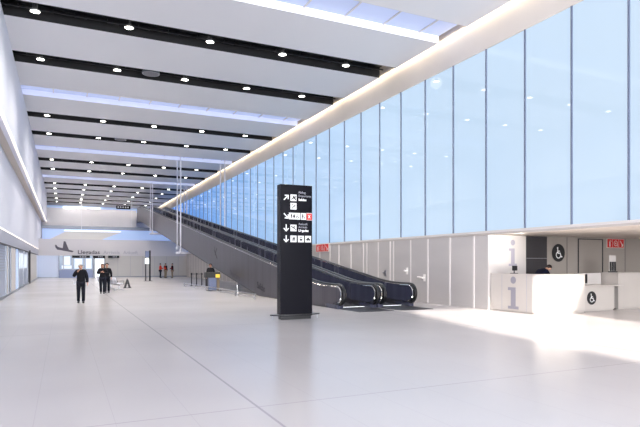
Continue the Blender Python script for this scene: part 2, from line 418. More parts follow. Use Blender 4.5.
# left wall: upper volume, soffit, mid wall, glazed frontage
wl = sempty('wall_left')
MB().box(-2.35, -2.05, -26, YU, 7.4, ZC).build('upper_wall', 'wall_l', wl)
MB().box(-3.0, -2.351, -26, YU, 7.4, 7.5).box(-2.69, -2.36, -26, YU, 7.38, 7.399).build('soffit', 'soffit', wl)
MB().box(-2.13, -2.045, -26, YU, 7.36, 7.41).build('cove_light', 'led', wl)
MB().box(-3.0, -2.7, -26, YU, 3.5, 7.4).build('mid_wall', 'wall_l', wl)
MB().box(-2.75, -2.7, -26, YW, 3.45, 3.5).build('cove_light', 'led', wl)
MB().box(-3.0, -2.72, -26, YW, 2.78, 3.45).build('header', 'header', wl)
MB().box(-3.0, -2.69, -26, YW, 2.72, 2.78).build('header_rail', 'charcoal', wl)
# frontage bays
wn = 0
def bay(y0, y1, mt, kind='window'):
    global wn
    o = MB().box(-2.95, -2.78, y0+.06, y1-.06, .12, 2.72).build('bay_panel', mt, wl)
    return o
bay(-26, 20, 'silverglass'); bay(20, 29, 'blueglass'); bay(29, 33.2, 'silverglass')
MB().box(-3.0, -2.78, 33.2, 34.7, 0, 2.72).build('frame_panel', 'whitepanel', wl)
bay(34.7, 36.0, 'charcoal')
MB().box(-3.0, -2.74, 36.0, 39.3, 0, 2.72).build('frame_panel', 'whitepanel', wl)
bay(39.3, 42, 'blueglow'); bay(42, 52.6, 'silverglass')
MB().box(-2.79, -2.765, 43.0, 51.9, 1.4, 2.5).build('bright_window', 'paneglow', wl)
MB().box(-2.95, -2.62, 53.9, 54.4, 0, 2.9).build('dark_post', 'charcoal', wl)
MB().box(-3.0, -2.74, 55, 69, 0, 2.72).build('frame_panel', 'cream', wl)
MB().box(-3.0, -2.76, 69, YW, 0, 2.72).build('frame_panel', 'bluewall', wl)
mb = MB()
for y in (0, 4, 8, 12, 16, 20, 23, 26, 29, 33.2, 34.7, 36, 39.3, 42, 47, 52.6): mb.box(-2.8, -2.72, y-.07, y+.07, 0, 2.72)
mb.box(-2.8, -2.72, -26, YW, 0, .12).build('frame_post', 'alu', wl)
mb = MB()
for k in range(9): mb.box(-2.785, -2.772, 29.1, 33.1, 1.4+k*.14, 1.43+k*.14)
mb.build('louvre', 'alu', wl)

# arrivals end wall with sign band and openings
we = sempty('wall_end')
MB().box(-3.0, XR, YW, YW+.3, 2.7, 4.72).build('sign_band', 'wall_w', we)
mb = MB().box(4.7, XR, YW+.05, YW+.3, 0, 2.7); mb.build('cream_panel', 'cream', we)
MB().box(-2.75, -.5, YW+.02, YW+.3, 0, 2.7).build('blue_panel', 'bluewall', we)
mb = MB()
for x in (6.2, 7.7, 9.2, 10.7, 12.2, 13.7): mb.box(x-.015, x+.015, YW+.035, YW+.05, 0, 2.7)
mb.build('panel_joint', 'textpale', we)
MB().box(4.7, XR, YW+.02, YW+.05, 0, .12).box(-2.75, -.5, YW, YW+.02, 0, .1).build('skirting', 'alu', we)
# kiosk glazing
w6 = sempty('window_6')
MB().box(-.5, 3.3, YW+.12, YW+.2, 0, 2.7).build('glazed_front', 'blueglass', w6)
MB().box(.05, .75, YW+.06, YW+.12, 1.55, 2.62).box(1.2, 2.1, YW+.06, YW+.12, 1.1, 2.35).box(2.5, 3.15, YW+.06, YW+.12, 1.1, 2.35).box(-.2, .9, YW+.06, YW+.12, 1.1, 1.5).build('bright_pane', 'paneglow', w6)
mb = MB()
for x in (-.5, -.02, .95, 2.3, 3.3): mb.box(x-.05, x+.05, YW+.02, YW+.12, 0, 2.7)
mb.box(-.5, 3.3, YW, YW+.12, .95, 1.05).build('window_frame', 'alu', w6)
MB().box(-.5, 3.3, YW-.05, YW+.12, 0, .95).build('counter_front', 'kioskblue', w6)
d5 = sempty('door_5')
MB().box(3.5, 4.6, YW+.1, YW+.14, .05, 2.35).build('glass_leaf', 'brightglass', d5)
MB().box(3.4, 3.5, YW+.02, YW+.14, 0, 2.4).box(4.6, 4.7, YW+.02, YW+.14, 0, 2.4).box(3.4, 4.7, YW+.02, YW+.14, 2.35, 2.45).build('door_frame', 'charcoal', d5)
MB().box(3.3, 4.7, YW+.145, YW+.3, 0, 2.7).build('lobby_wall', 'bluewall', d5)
# behind the sign band: glazed gallery below the upper landing
wg = sempty('wall_gallery')
MB().box(-3, XR, YW+.3, YU, 4.4, 4.5).build('gallery_floor', 'wall_w', wg)
MB().box(-2.6, XR, YU, YU+.1, 4.5, 6.5).build('blue_glazing', 'blueglow', wg)
MB().prism([(-1.7, 5.1), (4.9, 5.1), (7.6, 6.2), (.3, 6.2)], 'y', YU-.08, YU-.001).build('painted_daylight_patch', 'creamglow', wg)  # patch of daylight painted as a flat glowing shape
MB().box(.1, 7.4, YU-.1, YU-.02, 6.24, 6.34).build('light_strip', 'ledwhite', wg)
MB().box(-2.6, 14.7, YU-.3, YU+.3, 6.5, 6.95).build('soffit_beam', 'alu', wg)
wu = sempty('wall_upper_landing')
MB().box(-2.6, 9.6, YU, YU+.3, 6.95, 9.4).build('parapet', 'wall_w', wu)
MB().box(-2.6, XR, YU+.3, YF, 8.4, 8.65).build('landing_slab', 'wall_w', wu)
wf = sempty('wall_far')
MB().box(-10, 15.4, YF, YF+.3, 0, 12).build('far_wall', 'wall_w', wf)
MB().box(-10, XR, YF-.08, YF-.01, 10.5, ZC).build('upper_glazing', 'blueglow', wf)
MB().box(-.05, 5.6, YF-.2, YF-.1, 10.35, 11.1).build('bright_strip_window', 'ledwhite', wf)

# ------------------------------------------------------------------ arrivals lettering and plane mark
sb = thing('arrivals_sign', 'grey Llegadas Arrivals Ankunft lettering and plane symbol on the white end wall band', 'sign', (4, YW-.01, 2.7))
text('Llegadas', (1.55, YW-.012, 2.93), (1, 0, 0), (0, 0, 1), .62, 'textgrey', sb, bold=.012, width=2.5)
text('Arrivals', (4.5, YW-.012, 2.93), (1, 0, 0), (0, 0, 1), .6, 'textpale', sb, width=1.9)
text('Ankunft', (6.85, YW-.012, 2.93), (1, 0, 0), (0, 0, 1), .6, 'textpale', sb, width=1.75)
Fe = Flat((0, YW, 0), (1, 0, 0), (0, 0, 1), (0, -1, 0))
mb = MB()
Fe.pg(mb, [(-.85, 3.95), (-.55, 3.72), (.95, 3.32), (1.12, 3.2), (.95, 3.1), (-.7, 3.42), (-.82, 3.6)], .012)
Fe.pg(mb, [(-.1, 3.55), (.02, 4.45), (.22, 4.42), (.6, 3.4)], .014); Fe.pg(mb, [(-.85, 3.6), (-.95, 4.0), (-.78, 3.98), (-.55, 3.6)], .013)
mb.build('plane_symbol', 'textgrey', sb)
for x0, x1, lb in ((.95, 2.95, 'long black header sign above the glazed kiosk on the end wall'), (3.3, 4.7, 'black header sign directly above the bright glass door'), (5.05, 6.35, 'short black header sign on the cream panels right of the glass door')):
    t = thing('header_sign', lb, 'sign', ((x0+x1)/2, YW-.06, 2.38), 'black header signs on the end wall')
    MB().box(x0, x1, YW-.12, YW-.01, 2.42, 2.72).build('sign_case', 'signblack', t)
    for k in range(3): MB().box(x0+(x1-x0)*(.42+.14*k), x0+(x1-x0)*(.5+.14*k), YW-.126, YW-.12, 2.5, 2.64).build('sign_panel', 'textpale', t)

# ------------------------------------------------------------------ downlights and speakers
dl = thing('downlight', '', 'ceiling light', (0, 0, ZC), 'round downlights in the dark ceiling slots')
MB().lathe((0, 0, ZC), [(.16, .01), (.16, .04), (.19, .04), (.19, 0), (.16, 0)], 20, cap=False).build('trim_ring', 'lamp_trim', dl, True)
MB().lathe((0, 0, ZC), [(.001, .004), (.158, .006), (.158, .04)], 20, cap=False).build('lens', 'lamp', dl, True)
MB().lathe((0, 0, ZC), [(.09, .04), (.09, .5)], 10).build('housing', 'black', dl)
ordn = ['nearest', 'second nearest', 'third nearest', 'fourth nearest', 'fifth nearest', 'sixth nearest', 'seventh nearest', 'eighth nearest', 'ninth nearest', 'tenth nearest', 'farthest']
posn = ['next to the left wall', 'second from the left wall', 'in the middle', 'second from the glass wall', 'next to the glass wall']
xs = [-.96, 2.37, 5.64, 8.94, 12.17]
spot = bpy.data.lights.new('downlight_lamp', 'SPOT'); spot.energy = 725; spot.spot_size = math.radians(150); spot.spot_blend = 1.; spot.shadow_soft_size = .3; spot.color = (1, .93, .85)
spot2 = spot.copy(); spot2.energy = 330
first = True
for i, (a, b_) in enumerate(slots):
    for j, x in enumerate(xs):
        lab = 'small round white downlight %s in the %s dark ceiling slot' % (posn[j], ordn[i])
        loc = (x, (a+b_)/2, ZC)
        if first: dl.location = loc; dl['label'] = lab; first = False
        else: copy_tree(dl, loc, lab)
        L = bpy.data.objects.new('downlight_lamp', spot if i < 7 else spot2); COL.objects.link(L); L.location = (max(x, .6), (a+b_)/2, ZC-.08)
sp_ = thing('ceiling_speaker', '', 'speaker', (0, 0, ZC), 'round speakers in the ceiling slots')
MB().lathe((0, 0, ZC), [(.42, .0), (.42, .1), (.38, .14)], 28).build('rim', 'alu', sp_, True)
MB().lathe((0, 0, ZC), [(.05, -.012), (.3, -.01), (.37, -.001), (.37, .01)], 28).build('grille', 'speaker', sp_, True)
for i, (loc, lab) in enumerate((((3.93, 28.1, ZC), 'large round grey speaker in the second dark ceiling slot'), ((3.94, 44.1, ZC), 'round grey speaker in the fourth dark ceiling slot'))):
    if i == 0: sp_.location = loc; sp_['label'] = lab
    else: copy_tree(sp_, loc, lab)

# ------------------------------------------------------------------ totem sign
TX, TY = 6.2, 16.1
tt = thing('totem_sign', 'tall black free-standing direction sign with white arrows and pictograms', 'sign', (6.75, 16.25, 0))
MB().box(TX, TX+1.1, TY, TY+.32, .1, 4.3).build('panel', 'signblack', tt, bevel=.012)
MB().box(TX+.04, TX+1.06, TY+.02, TY+.3, 0, .1).build('plinth', 'blackplastic', tt)
mb = MB(); K = 32
mb.prism([(6.77+.86*math.cos(2*PI*k/K), TY+.16+.3*math.sin(2*PI*k/K)) for k in range(K)], 'z', .13, .165)
mb.build('base_plate', 'blackplastic', tt)
for x in (5.99, 7.55): MB().tube([(x, TY+.16, 0), (x, TY+.16, .13)], .012).build('foot', 'steel', tt)
F = Flat((TX, TY, 0), (1, 0, 0), (0, 0, 1), (0, -1, 0))
def pxz(y): return 4.3-(y-184.2)*17.2/545*1.0
S = .21
def arrow(mb, cu, cv, ang, s=.1):
    mb = MBB('arrow', 'icon', tt)
    c, sn = math.cos(math.radians(ang)), math.sin(math.radians(ang))
    R = lambda u, v: (cu+u*c-v*sn, cv+u*sn+v*c)
    F.line(mb, [R(-s, 0), R(s*.85, 0)], .034, .006)
    F.line(mb, [R(.2*s, .75*s), R(s, 0), R(.2*s, -.75*s)], .034, .0065)
ar, ic, dk, rd = MB(), MB(), MB(), MB()
def icon(cu, cv, w=S, mbx=None):
    global dk
    dk = MBB('pictogram', 'icondark', tt)
    F.rect(MBB('pictogram_field', 'red' if mbx else 'icon', tt), cu-w/2, cu+w/2, cv-S/2, cv+S/2, .006)
z1, z2, z3, z4, z5 = pxz(197.5), pxz(206), pxz(216), pxz(228), pxz(239)
arrow(ar, .19, z1, 45); icon(.44, z1)
F.line(dk, [(.37, z1-.05), (.52, z1+.045)], .03, .01); F.pg(dk, [(.41, z1-.03), (.43, z1+.07), (.46, z1+.07), (.48, z1)], .01); F.pg(dk, [(.44, z1-.01), (.5, z1-.07), (.53, z1-.07), (.5, z1+.02)], .01)
icon(.44, z2); F.line(dk, [(.37, z2-.06), (.42, z2-.06), (.42, z2-.01), (.47, z2-.01), (.47, z2+.04), (.52, z2+.04)], .022, .01); F.disc(dk, .4, z2+.045, .018, .01, 12)
arrow(ar, .19, z3, -45); icon(.475, z3, .38); icon(.785, z3, .19); icon(.99, z3, .19, 1); wd = dk
F.rect(MBB('red_field_border', 'icon', tt), .895, 1.085, z3-S/2-.012, z3+S/2+.012, .005)
def man(cu, cv, skirt=False):
    F.disc(dk, cu, cv+.062, .017, .01, 12)
    if skirt: F.pg(dk, [(cu-.02, cv+.04), (cu+.02, cv+.04), (cu+.045, cv-.03), (cu-.045, cv-.03)], .01)
    else: F.rect(dk, cu-.025, cu+.025, cv-.02, cv+.042, .01)
    F.rect(dk, cu-.02, cu-.005, cv-.075, cv-.02, .01); F.rect(dk, cu+.005, cu+.02, cv-.075, cv-.02, .01)
dk = MBB('pictogram', 'icondark', tt); man(.37, z3); man(.46, z3, True); F.arc(dk, .575, z3-.03, .035, 120, 350, .014, .01); F.line(dk, [(.565, z3+.04), (.57, z3-.01), (.61, z3-.015), (.625, z3-.06)], .014, .01); F.disc(dk, .563, z3+.062, .014, .01, 10)
dk = MBB('pictogram', 'icondark', tt); man(.76, z3); F.disc(dk, .82, z3-.02, .014, .01, 10); F.rect(dk, .808, .832, z3-.07, z3-.035, .01)
arrow(ar, .19, z4, -90); icon(.44, z4)
F.line(dk, [(.37, z4+.045), (.52, z4-.045)], .03, .01); F.pg(dk, [(.42, z4), (.46, z4+.075), (.485, z4+.07), (.47, z4-.03)], .01); F.pg(dk, [(.37, z4+.03), (.375, z4+.08), (.4, z4+.07), (.4, z4+.02)], .01)
arrow(ar, .19, z5, -90); icon(.44, z5)
F.line(dk, [(.38, z5+.06), (.4, z5-.05), (.5, z5-.05)], .016, .01); F.rect(dk, .42, .49, z5-.03, z5+.05, .01)
icon(.7, z5)
F.rect(dk, .655, .745, z5-.045, z5+.065, .01); F.rect(dk, .665, .685, z5-.07, z5-.045, .01); F.rect(dk, .715, .735, z5-.07, z5-.045, .01)
F.rect(MBB('pictogram_window', 'icon', tt), .668, .732, z5+.005, z5+.045, .014)
icon(.95, z5)
F.rect(dk, .885, 1.015, z5-.035, z5+.01, .01); F.pg(dk, [(.91, z5+.01), (.93, z5+.05), (.97, z5+.05), (.99, z5+.01)], .01); F.disc(dk, .915, z5-.04, .018, .01, 12); F.disc(dk, .985, z5-.04, .018, .01, 12)
xm = MBB('cross_mark', 'icon', tt)
F.line(xm, [(.955, z3-.045), (1.02, z3+.045)], .022, .012); F.line(xm, [(.955, z3+.045), (1.02, z3-.045)], .022, .012)
flushB()
for z, tx, bd, c in ((z1+.15, 'Abflug', 0, 'textpale'), (z1+.04, 'Departures', 0, 'textpale'), (z1-.085, 'Salidas', .004, 'icon'), (z4+.1, 'Ankunft', 0, 'textpale'), (z4+.0, 'Arrivals', 0, 'textpale'), (z4-.11, 'Llegadas', .004, 'icon')):
    text(tx, (TX+.61, TY-.006, z), (1, 0, 0), (0, 0, 1), (.098 if c == 'textpale' else .105), c, tt, bold=bd)

# ------------------------------------------------------------------ moving ramps
S0, S1, SL, YT0, YT1 = 20.6, 79.0, .15, 17.4, 83.0
def zt(Y):                                 # tread height with eased ends
    if Y <= S0-1: return 0.
    if Y < S0+1: return SL*(Y-S0+1)**2/4
    if Y < S1-1: return SL*(Y-S0)
    if Y < S1+1: return SL*(S1-S0)-SL*(S1+1-Y)**2/4
    return SL*(S1-S0)
path = [18.95, 19.3, 19.6, 20, 20.4, 20.8, 21.2, 21.6, 23, 26, 30, 40, 50, 60, 70, 77, 78, 78.6, 79, 79.4, 80, YT1]
HR, RN = .95, .40
def rail_profile(off, base=None):
    """(y,z) outline from the top end down around the newel and back under; off = inset from handrail centreline"""
    top = [(y, zt(y)+HR-off) for y in reversed(path)]
    r = RN-off; cy, cz = path[0], HR-RN
    arc = [(cy-r*math.sin(PI*k/12), cz+r*math.cos(PI*k/12)) for k in range(1, 13)]
    return top+arc
def balustrade(root, x, th=.19, mt='balus'):
    """one balustrade centred on x"""
    pr = rail_profile(.06)
    low = [(19.5, HR-RN-(RN-.06)), (19.5, .0)]+[(y, zt(y)-.02) for y in path if y > 19.5]
    poly = pr+low
    # triangulated side sheets as quads between top and bottom lines
    mb = MB(); ts = []
    for y in path: ts.append((y, zt(y)+HR-.06, (zt(y)-.05 if y > 19.4 else HR-RN-(RN-.06))))
    for s in (-th/2, th/2):
        for (a, b_) in zip(ts[:-1], ts[1:]): mb.poly([(x+s, a[0], a[2]), (x+s, b_[0], b_[2]), (x+s, b_[0], b_[1]), (x+s, a[0], a[1])])
        r = RN-.06; cy, cz = path[0], HR-RN
        mb.poly([(x+s, cy-r*math.sin(PI*k/12), cz+r*math.cos(PI*k/12)) for k in range(0, 13)])
    prr = pr
    for (a, b_) in zip(prr[:-1], prr[1:]): mb.poly([(x-th/2, a[0], a[1]), (x+th/2, a[0], a[1]), (x+th/2, b_[0], b_[1]), (x-th/2, b_[0], b_[1])])
    B = mb.build('balustrade', mt, root)
    mb = MB()
    for s in (-1, 1):
        mb.tube([(x+s*(th/2), y, z) for y, z in rail_profile(.085)[-15:]], .03, 6)
    mb.build('bright_trim', 'chrome', B)
    # polished newel face
    mb = MB(); arc = rail_profile(.045)[-13:]
    for (a, b_) in zip(arc[:-1], arc[1:]): mb.poly([(x-th/2, *a), (x+th/2, *a), (x+th/2, *b_), (x-th/2, *b_)])
    mb.build('newel_face', 'chrome', B)
    pts = [(x, y, z) for y, z in rail_profile(0)]+[(x, 19.35, HR-2*RN)]
    MB().tube(pts, .04, 8, flat=(.07, .045, (1, 0, 0))).build('handrail', 'rubber', root, True)
    MB().box(x-th/2-.03, x+th/2+.03, 18.9, 19.9, 0, .17).build('base_shoe', 'balus', root)
def ramp(label, xl, xr):
    t = thing('moving_ramp', label, 'escalator', ((xl+xr)/2, YT0, 0), 'pair of inclined moving ramps')
    balustrade(t, xl, mt='clad' if xl < 10 else 'balus'); balustrade(t, xr)
    mb = MB(); w0, w1 = xl+.1, xr-.1
    P = [19.4]+[y for y in path if y > 19.45]
    for a, b_ in zip(P[:-1], P[1:]): mb.poly([(w0, a, zt(a)+.012), (w1, a, zt(a)+.012), (w1, b_, zt(b_)+.012), (w0, b_, zt(b_)+.012)])
    mb.build('pallet_band', 'tread', t)
    MB().box(w0-.1, w1+.1, YT0, 19.4, .001, .014).build('landing_plate', 'tread', t)
    MB().box(w0, w1, 19.42, 19.5, .013, .022).build('comb_light', 'ledwhite', t)
    mb = MB()
    for a, b_ in zip(P[:-1], P[1:]):
        for x, s in ((w0-.03, 1), (w1+.03, -1)): mb.poly([(x+s*.03, a, zt(a)), (x+s*.03, b_, zt(b_)), (x+s*.03, b_, zt(b_)+.22), (x+s*.03, a, zt(a)+.22)])
    mb.build('skirt', 'tread', t)
    return t
def zb(Y): return max(0., SL*(Y-28.5)) if Y < 79.2 else SL*(79.2-28.5)
RX = [(9.77, 11.28), (11.6, 13.08)]
r1 = ramp('near moving ramp nearest the totem, its steel-clad side facing the hall', *RX[0])
r2 = ramp('far moving ramp between the near one and the panelled wall', *RX[1])
# side cladding with seams: outer faces and underside
def cladding(root, x, s, name='side_cladding'):
    mb = MB(); P = [19.9, 20.4, 20.8, 21.2, 21.6, 23, 26, 28.5, 30, 40, 50, 60, 70, 77, 78, 78.6, 79.2, 80, YT1]
    for a, b_ in zip(P[:-1], P[1:]):
        mb.poly([(x, a, zb(a)), (x, b_, zb(b_)), (x, b_, zt(b_)+HR-.1), (x, a, zt(a)+HR-.1)])
    if s: mb.poly([(x, YT1, zb(YT1)), (x+s*1.6, YT1, zb(YT1)), (x+s*1.6, YT1, zt(YT1)), (x, YT1, zt(YT1))])
    return mb.build(name, 'clad', root)
cl = cladding(r1, RX[0][0]-.09, 1)
cladding(r2, RX[1][1]+.09, -1)
for t, (a, b_) in ((r1, (RX[0][0]-.09, 11.43)), (r2, (11.45, RX[1][1]+.09))):
    mb = MB(); P = [28.5, 79.2, YT1]
    for p, q in zip(P[:-1], P[1:]): mb.poly([(a, p, zb(p)+.002), (b_, p, zb(p)+.002), (b_, q, zb(q)+.002), (a, q, zb(q)+.002)])
    mb.build('underside', 'clad', t)
    mb = MB().tube([(a if t is r1 else b_, y, zt(y)+HR-.1) for y in path if y > 19.8], .025, 6)
    mb.build('edge_trim', 'chrome', t)
    mb = MB().tube([(a-.01 if t is r1 else b_+.01, y, zb(y)+.02) for y in (20, 28.5, 40, 79.2, 83)], .02, 6)
    mb.build('lower_edge', 'blackplastic', t)
# lettering on the near ramp side (reads along the slope)
c = 1/math.hypot(1, SL)
Us, Vs = (0, -c, -SL*c), (0, -SL*c, c)
xf = RX[0][0]-.1
text('Salidas', (xf, 28.75, .44), Us, Vs, .5, 'icondark', r1, bold=.01)
text('Departures', (xf, 34.2, 1.05), Us, Vs, .5, 'textgrey', r1)
Fr = Flat((xf, 37.8, 2.3), Us, Vs, (-1, 0, 0)); mb = MB()
Fr.line(mb, [(-.35, .35), (.45, -.12)], .12, .004); Fr.line(mb, [(-.1, .1), (.25, .55)], .12, .005); Fr.line(mb, [(-.35, .3), (-.3, .6)], .08, .006)
mb.build('plane_symbol', 'icondark', r1)

# suspension rods
def rod(x, y, zbot, lab, r=.035):
    t = thing('suspension_rod', lab, 'rod', (x, y, zbot), 'white rods hanging the moving ramps from the ceiling')
    MB().tube([(x, y, zbot), (x, y, ZC-.02)], r, 8).build('rod', 'rod', t, True)
    MB().lathe((x, y, ZC-.07), [(.09, 0), (.09, .07)], 12).build('ceiling_flange', 'rod', t)
    MB().lathe((x, y, zbot), [(r*1.8, 0), (r*1.8, .25)], 10).build('end_clevis', 'rod', t)
def zbx(y): return zb(y)
wl_ = 'white hanging rod, %s side of the ramps, %s rod of the %s pair'
for yy, nm in ((49.0, 'near'), (66., 'far')):
    for k, o in enumerate((0, 1.6)):
        rod(9.4, yy+o, zb(yy+o)-(.25), wl_ % ('hall', ('nearer', 'farther')[k], nm), .055)
        rod(13.4, yy+o, zb(yy+o)-.2, wl_ % ('glass wall', ('nearer', 'farther')[k], nm), .055)
for yy in (49.0, 66.):
    t = thing('hanger_bracket', 'white bracket joining the %s pair of rods under the moving ramps' % ('near' if yy < 50 else 'far'), 'bracket', (11.4, yy+.57, zb(yy)-.2))
    MB().box(9.3, 13.5, yy-.12, yy+1.72, zb(yy)-.42, zb(yy)-.26).build('cross_beam', 'rod', t)
t = thing('suspension_cable', 'thin pale cable hanging in front of the upper landing parapet, beside the ramp end', 'cable', (8.9, 82.85, 6.95))
MB().tube([(8.9, 82.85, 6.95), (8.9, 82.85, ZC)], .03, 6).build('cable', 'rod', t)
t = thing('suspension_cable', 'thin pale cable hanging over the middle of the end wall opening', 'cable', (2.0, 73.15, 4.72))
MB().tube([(2.0, 73.15, 4.72), (2.0, 73.15, ZC)], .02, 6).build('cable', 'rod', t)

# ------------------------------------------------------------------ information desk
idk = thing('information_counter', 'tall curved white information counter with a large grey letter i', 'counter', (15.5, 14.6, 0))
def outline(off):
    r = max(.02, .3-off); P = [(14.84+off, YB-.1), (14.84+off, 14.1)]
    P += [(14.84+.3+max(0, off-.28)-r*math.cos(PI/2*k/10), 13.82+.3+max(0, off-.28)-r*math.sin(PI/2*k/10)) for k in range(1, 11)]
    P += [(17.15, 13.82+off)]
    return P
o_, i_ = outline(0), outline(.08)
mb = MB(); mb.prism(o_+i_[::-1], 'z', .06, 1.38); mb.build('front_panel', 'counter', idk)
mb = MB(); mb.prism(outline(.05)+outline(.12)[::-1], 'z', 0, .06); mb.build('plinth', 'counter', idk)
mb = MB(); mb.prism(outline(-.01)+outline(.42)[::-1], 'z', 1.38, 1.41); mb.build('worktop', 'counter', idk)
mb = MB(); mb.prism(outline(.1)+outline(.7)[::-1], 'z', .74, .77); mb.build('inner_desk', 'counter', idk)
MB().box(17.1, 17.15, 13.88, 15.0, .06, 1.38).build('end_panel', 'counter', idk)
Fi = Flat((14.84, 0, 0), (0, -1, 0), (0, 0, 1), (-1, 0, 0))
mb = MB(); slab_i(mb, Fi, -14.98, .12, 1.2, .42, .006); mb.build('letter_i', 'ilav2', idk)
mb = MB()
for y in (15.55, 14.35): Fi.rect(mb, -y-.008, -y+.008, .07, 1.37, .003)
mb.build('panel_joint', 'textpale', idk)
acc = thing('accessible_desk', 'low white desk with a round wheelchair symbol on its front', 'desk', (18.3, 14.2, 0))
MB().box(17.18, 19.0, 14.02, 14.1, .05, .93).build('front_panel', 'counter', acc)
MB().box(17.1+.07, 19.35, 13.88, 14.78, .93, .97).build('worktop', 'counter', acc)
MB().box(17.2, 17.25, 14.1, 14.75, .0, .93).build('side_panel', 'counter', acc)
MB().box(17.25, 19.0, 14.08, 14.14, 0, .05).build('plinth', 'counter', acc)
wheelchair(Flat((0, 14.02, 0), (1, 0, 0), (0, 0, 1), (0, -1, 0)), 17.75, .5, .25, acc, .006)
tb = thing('rear_counter', 'tall white counter wall running right behind the low accessible desk', 'counter', (20, 14.9, 0))
MB().box(17.95, 19.3, 14.82, 14.92, .0, 1.4).build('raised_panel', 'whitepanel', tb)
MB().box(19.4, 24.5, 14.15, 14.25, .06, 1.4).build('front_panel', 'counter', tb)
MB().box(19.36, 24.5, 14.1, 14.95, 1.4, 1.43).build('worktop', 'counter', tb)
MB().box(19.4, 19.45, 14.25, 14.92, .06, 1.4).box(19.45, 24.5, 14.2, 14.3, 0, .06).build('side_panel', 'counter', tb)
mn = thing('shadow_gap_shape', 'thin black shape standing in for the shadow gap at the left end of the low desk', 'monitor', (17.75, 14.5, .97))  # dark shapes added where a gap lies in shade, no monitor
MB().box(17.3, 17.8, 14.55, 14.72, .97, .985).build('gap_shade_foot', 'blackplastic', mn)
MB().box(17.83, 17.88, 14.3, 14.72, 1.03, 1.38).build('screen', 'blackplastic', mn, bevel=.008)  # upright part of the dark gap
MB().box(17.8, 17.9, 14.42, 14.6, .97, 1.03).build('stand', 'blackplastic', mn)
bh = thing('brochure_holder', 'upright clear rack of dark leaflets standing on the rear counter', 'brochure holder', (20.3, 14.7, 1.43))
MB().box(19.55, 20.0, 14.62, 14.7, 1.43, 1.47).build('base', 'blackplastic', bh)
MB().box(19.6, 19.98, 14.68, 14.7, 1.47, 2.1).build('back_plate', 'whitepanel', bh)
for x in (19.62, 19.75, 19.88):
    MB().box(x, x+.05, 14.63, 14.675, 1.48, 1.85).build('leaflet_stack', 'blackplastic', bh)
pm = thing('desk_monitor', 'small dark screen standing on the i desk counter in front of the white panel', 'monitor', (15.1, 15.2, 1.41))
MB().box(15.0, 15.2, 15.1, 15.3, 1.41, 1.43).build('base', 'blackplastic', pm)
MB().tube([(15.1, 15.2, 1.43), (15.1, 15.2, 1.55)], .02).build('stem', 'blackplastic', pm)
MB().box(15.02, 15.24, 15.18, 15.22, 1.52, 1.7).build('screen', 'blackplastic', pm)

# ------------------------------------------------------------------ bench, signs, stanchions, kiosk
bn = thing('waiting_bench', 'row of pale perforated metal seats on a beam in the hall', 'bench', (3.9, 38.2, 0))
A, Bp = Vector((2.5, 42.3, 0)), Vector((3.4, 37.8, 0)); D = (Bp-A).normalized(); Nn = Vector((D.y, -D.x, 0))   # Nn points away from the seat back
L = (Bp-A).length; n = 6
MB().tube([tuple(A+Vector((0, 0, .36))), tuple(Bp+Vector((0, 0, .36)))], .04, 8).build('beam', 'steel', bn)
for k in range(n):
    a = A+D*(L*k/n+.04); b_ = A+D*(L*(k+1)/n-.04)
    prof = [(-.22, .43), (0.0, .41), (.2, .42), (.26, .5), (.36, .85)]
    mb = MB()
    for (u0, h0), (u1, h1) in zip(prof[:-1], prof[1:]):
        mb.poly([tuple(a+Nn*u0+Vector((0, 0, h0))), tuple(b_+Nn*u0+Vector((0, 0, h0))), tuple(b_+Nn*u1+Vector((0, 0, h1))), tuple(a+Nn*u1+Vector((0, 0, h1)))])
    s_ = mb.build('seat', 'seatwhite', bn, True); md = s_.modifiers.new('so', 'SOLIDIFY'); md.thickness = .025
for k in (0, 2, 4, 6):
    a = A+D*(L*k/n)
    MB().tube([tuple(a-Nn*.18+Vector((0, 0, .4))), tuple(a-Nn*.2+Vector((0, 0, .62))), tuple(a+Nn*.2+Vector((0, 0, .62))), tuple(a+Nn*.27+Vector((0, 0, .5)))], .02, 6).build('armrest', 'blackplastic', bn)
for k in (.5, 3, 5.5):
    a = A+D*(L*k/n)
    MB().tube([tuple(a-Nn*.3+Vector((0, 0, .02))), tuple(a+Vector((0, 0, .1))), tuple(a+Nn*.3+Vector((0, 0, .02)))], .025, 6).tube([tuple(a+Vector((0, 0, .08))), tuple(a+Vector((0, 0, .36)))], .03, 6).build('leg', 'steel', bn)
fs = thing('floor_sign', 'small black A-shaped sign standing beside the end of the bench', 'floor sign', (4.15, 41.4, 0))
xc, yc = 4.15, 41.4
MB().prism([(xc-.24, 0.03), (xc-.1, 0.03), (xc+.02, .5), (xc-.03, .68)], 'y', yc-.15, yc+.15).prism([(xc+.24, 0.03), (xc+.1, 0.03), (xc-.02, .5), (xc+.03, .68)], 'y', yc-.149, yc+.149).build('board', 'blackplastic', fs)
MB().box(xc-.28, xc+.28, yc-.15, yc-.12, 0, .03).box(xc-.28, xc+.28, yc+.12, yc+.15, 0, .03).box(xc-.1, xc+.1, yc-.02, yc+.02, .3, .34).build('foot_rail', 'blackplastic', fs)

ds = thing('display_stand', 'tall slim two-post stand with a small lit white panel near the end wall', 'display stand', (7.65, 56.6, 0))
MB().tube([(7.42, 56.6, 0), (7.42, 56.6, 3.0)], .055, 8).build('post', 'charcoal', ds); MB().box(7.74, 7.9, 56.55, 56.65, .02, 3.05).build('post', 'blackplastic', ds)
MB().box(7.34, 7.72, 56.48, 56.53, 1.72, 2.28).build('lit_panel', 'brightglass', ds); MB().box(7.38, 7.74, 56.5, 56.58, 2.38, 2.98).build('sign_box', 'kioskblue', ds)
MB().box(7.25, 8.05, 56.4, 56.8, 0, .03).build('base_plate', 'blackplastic', ds)

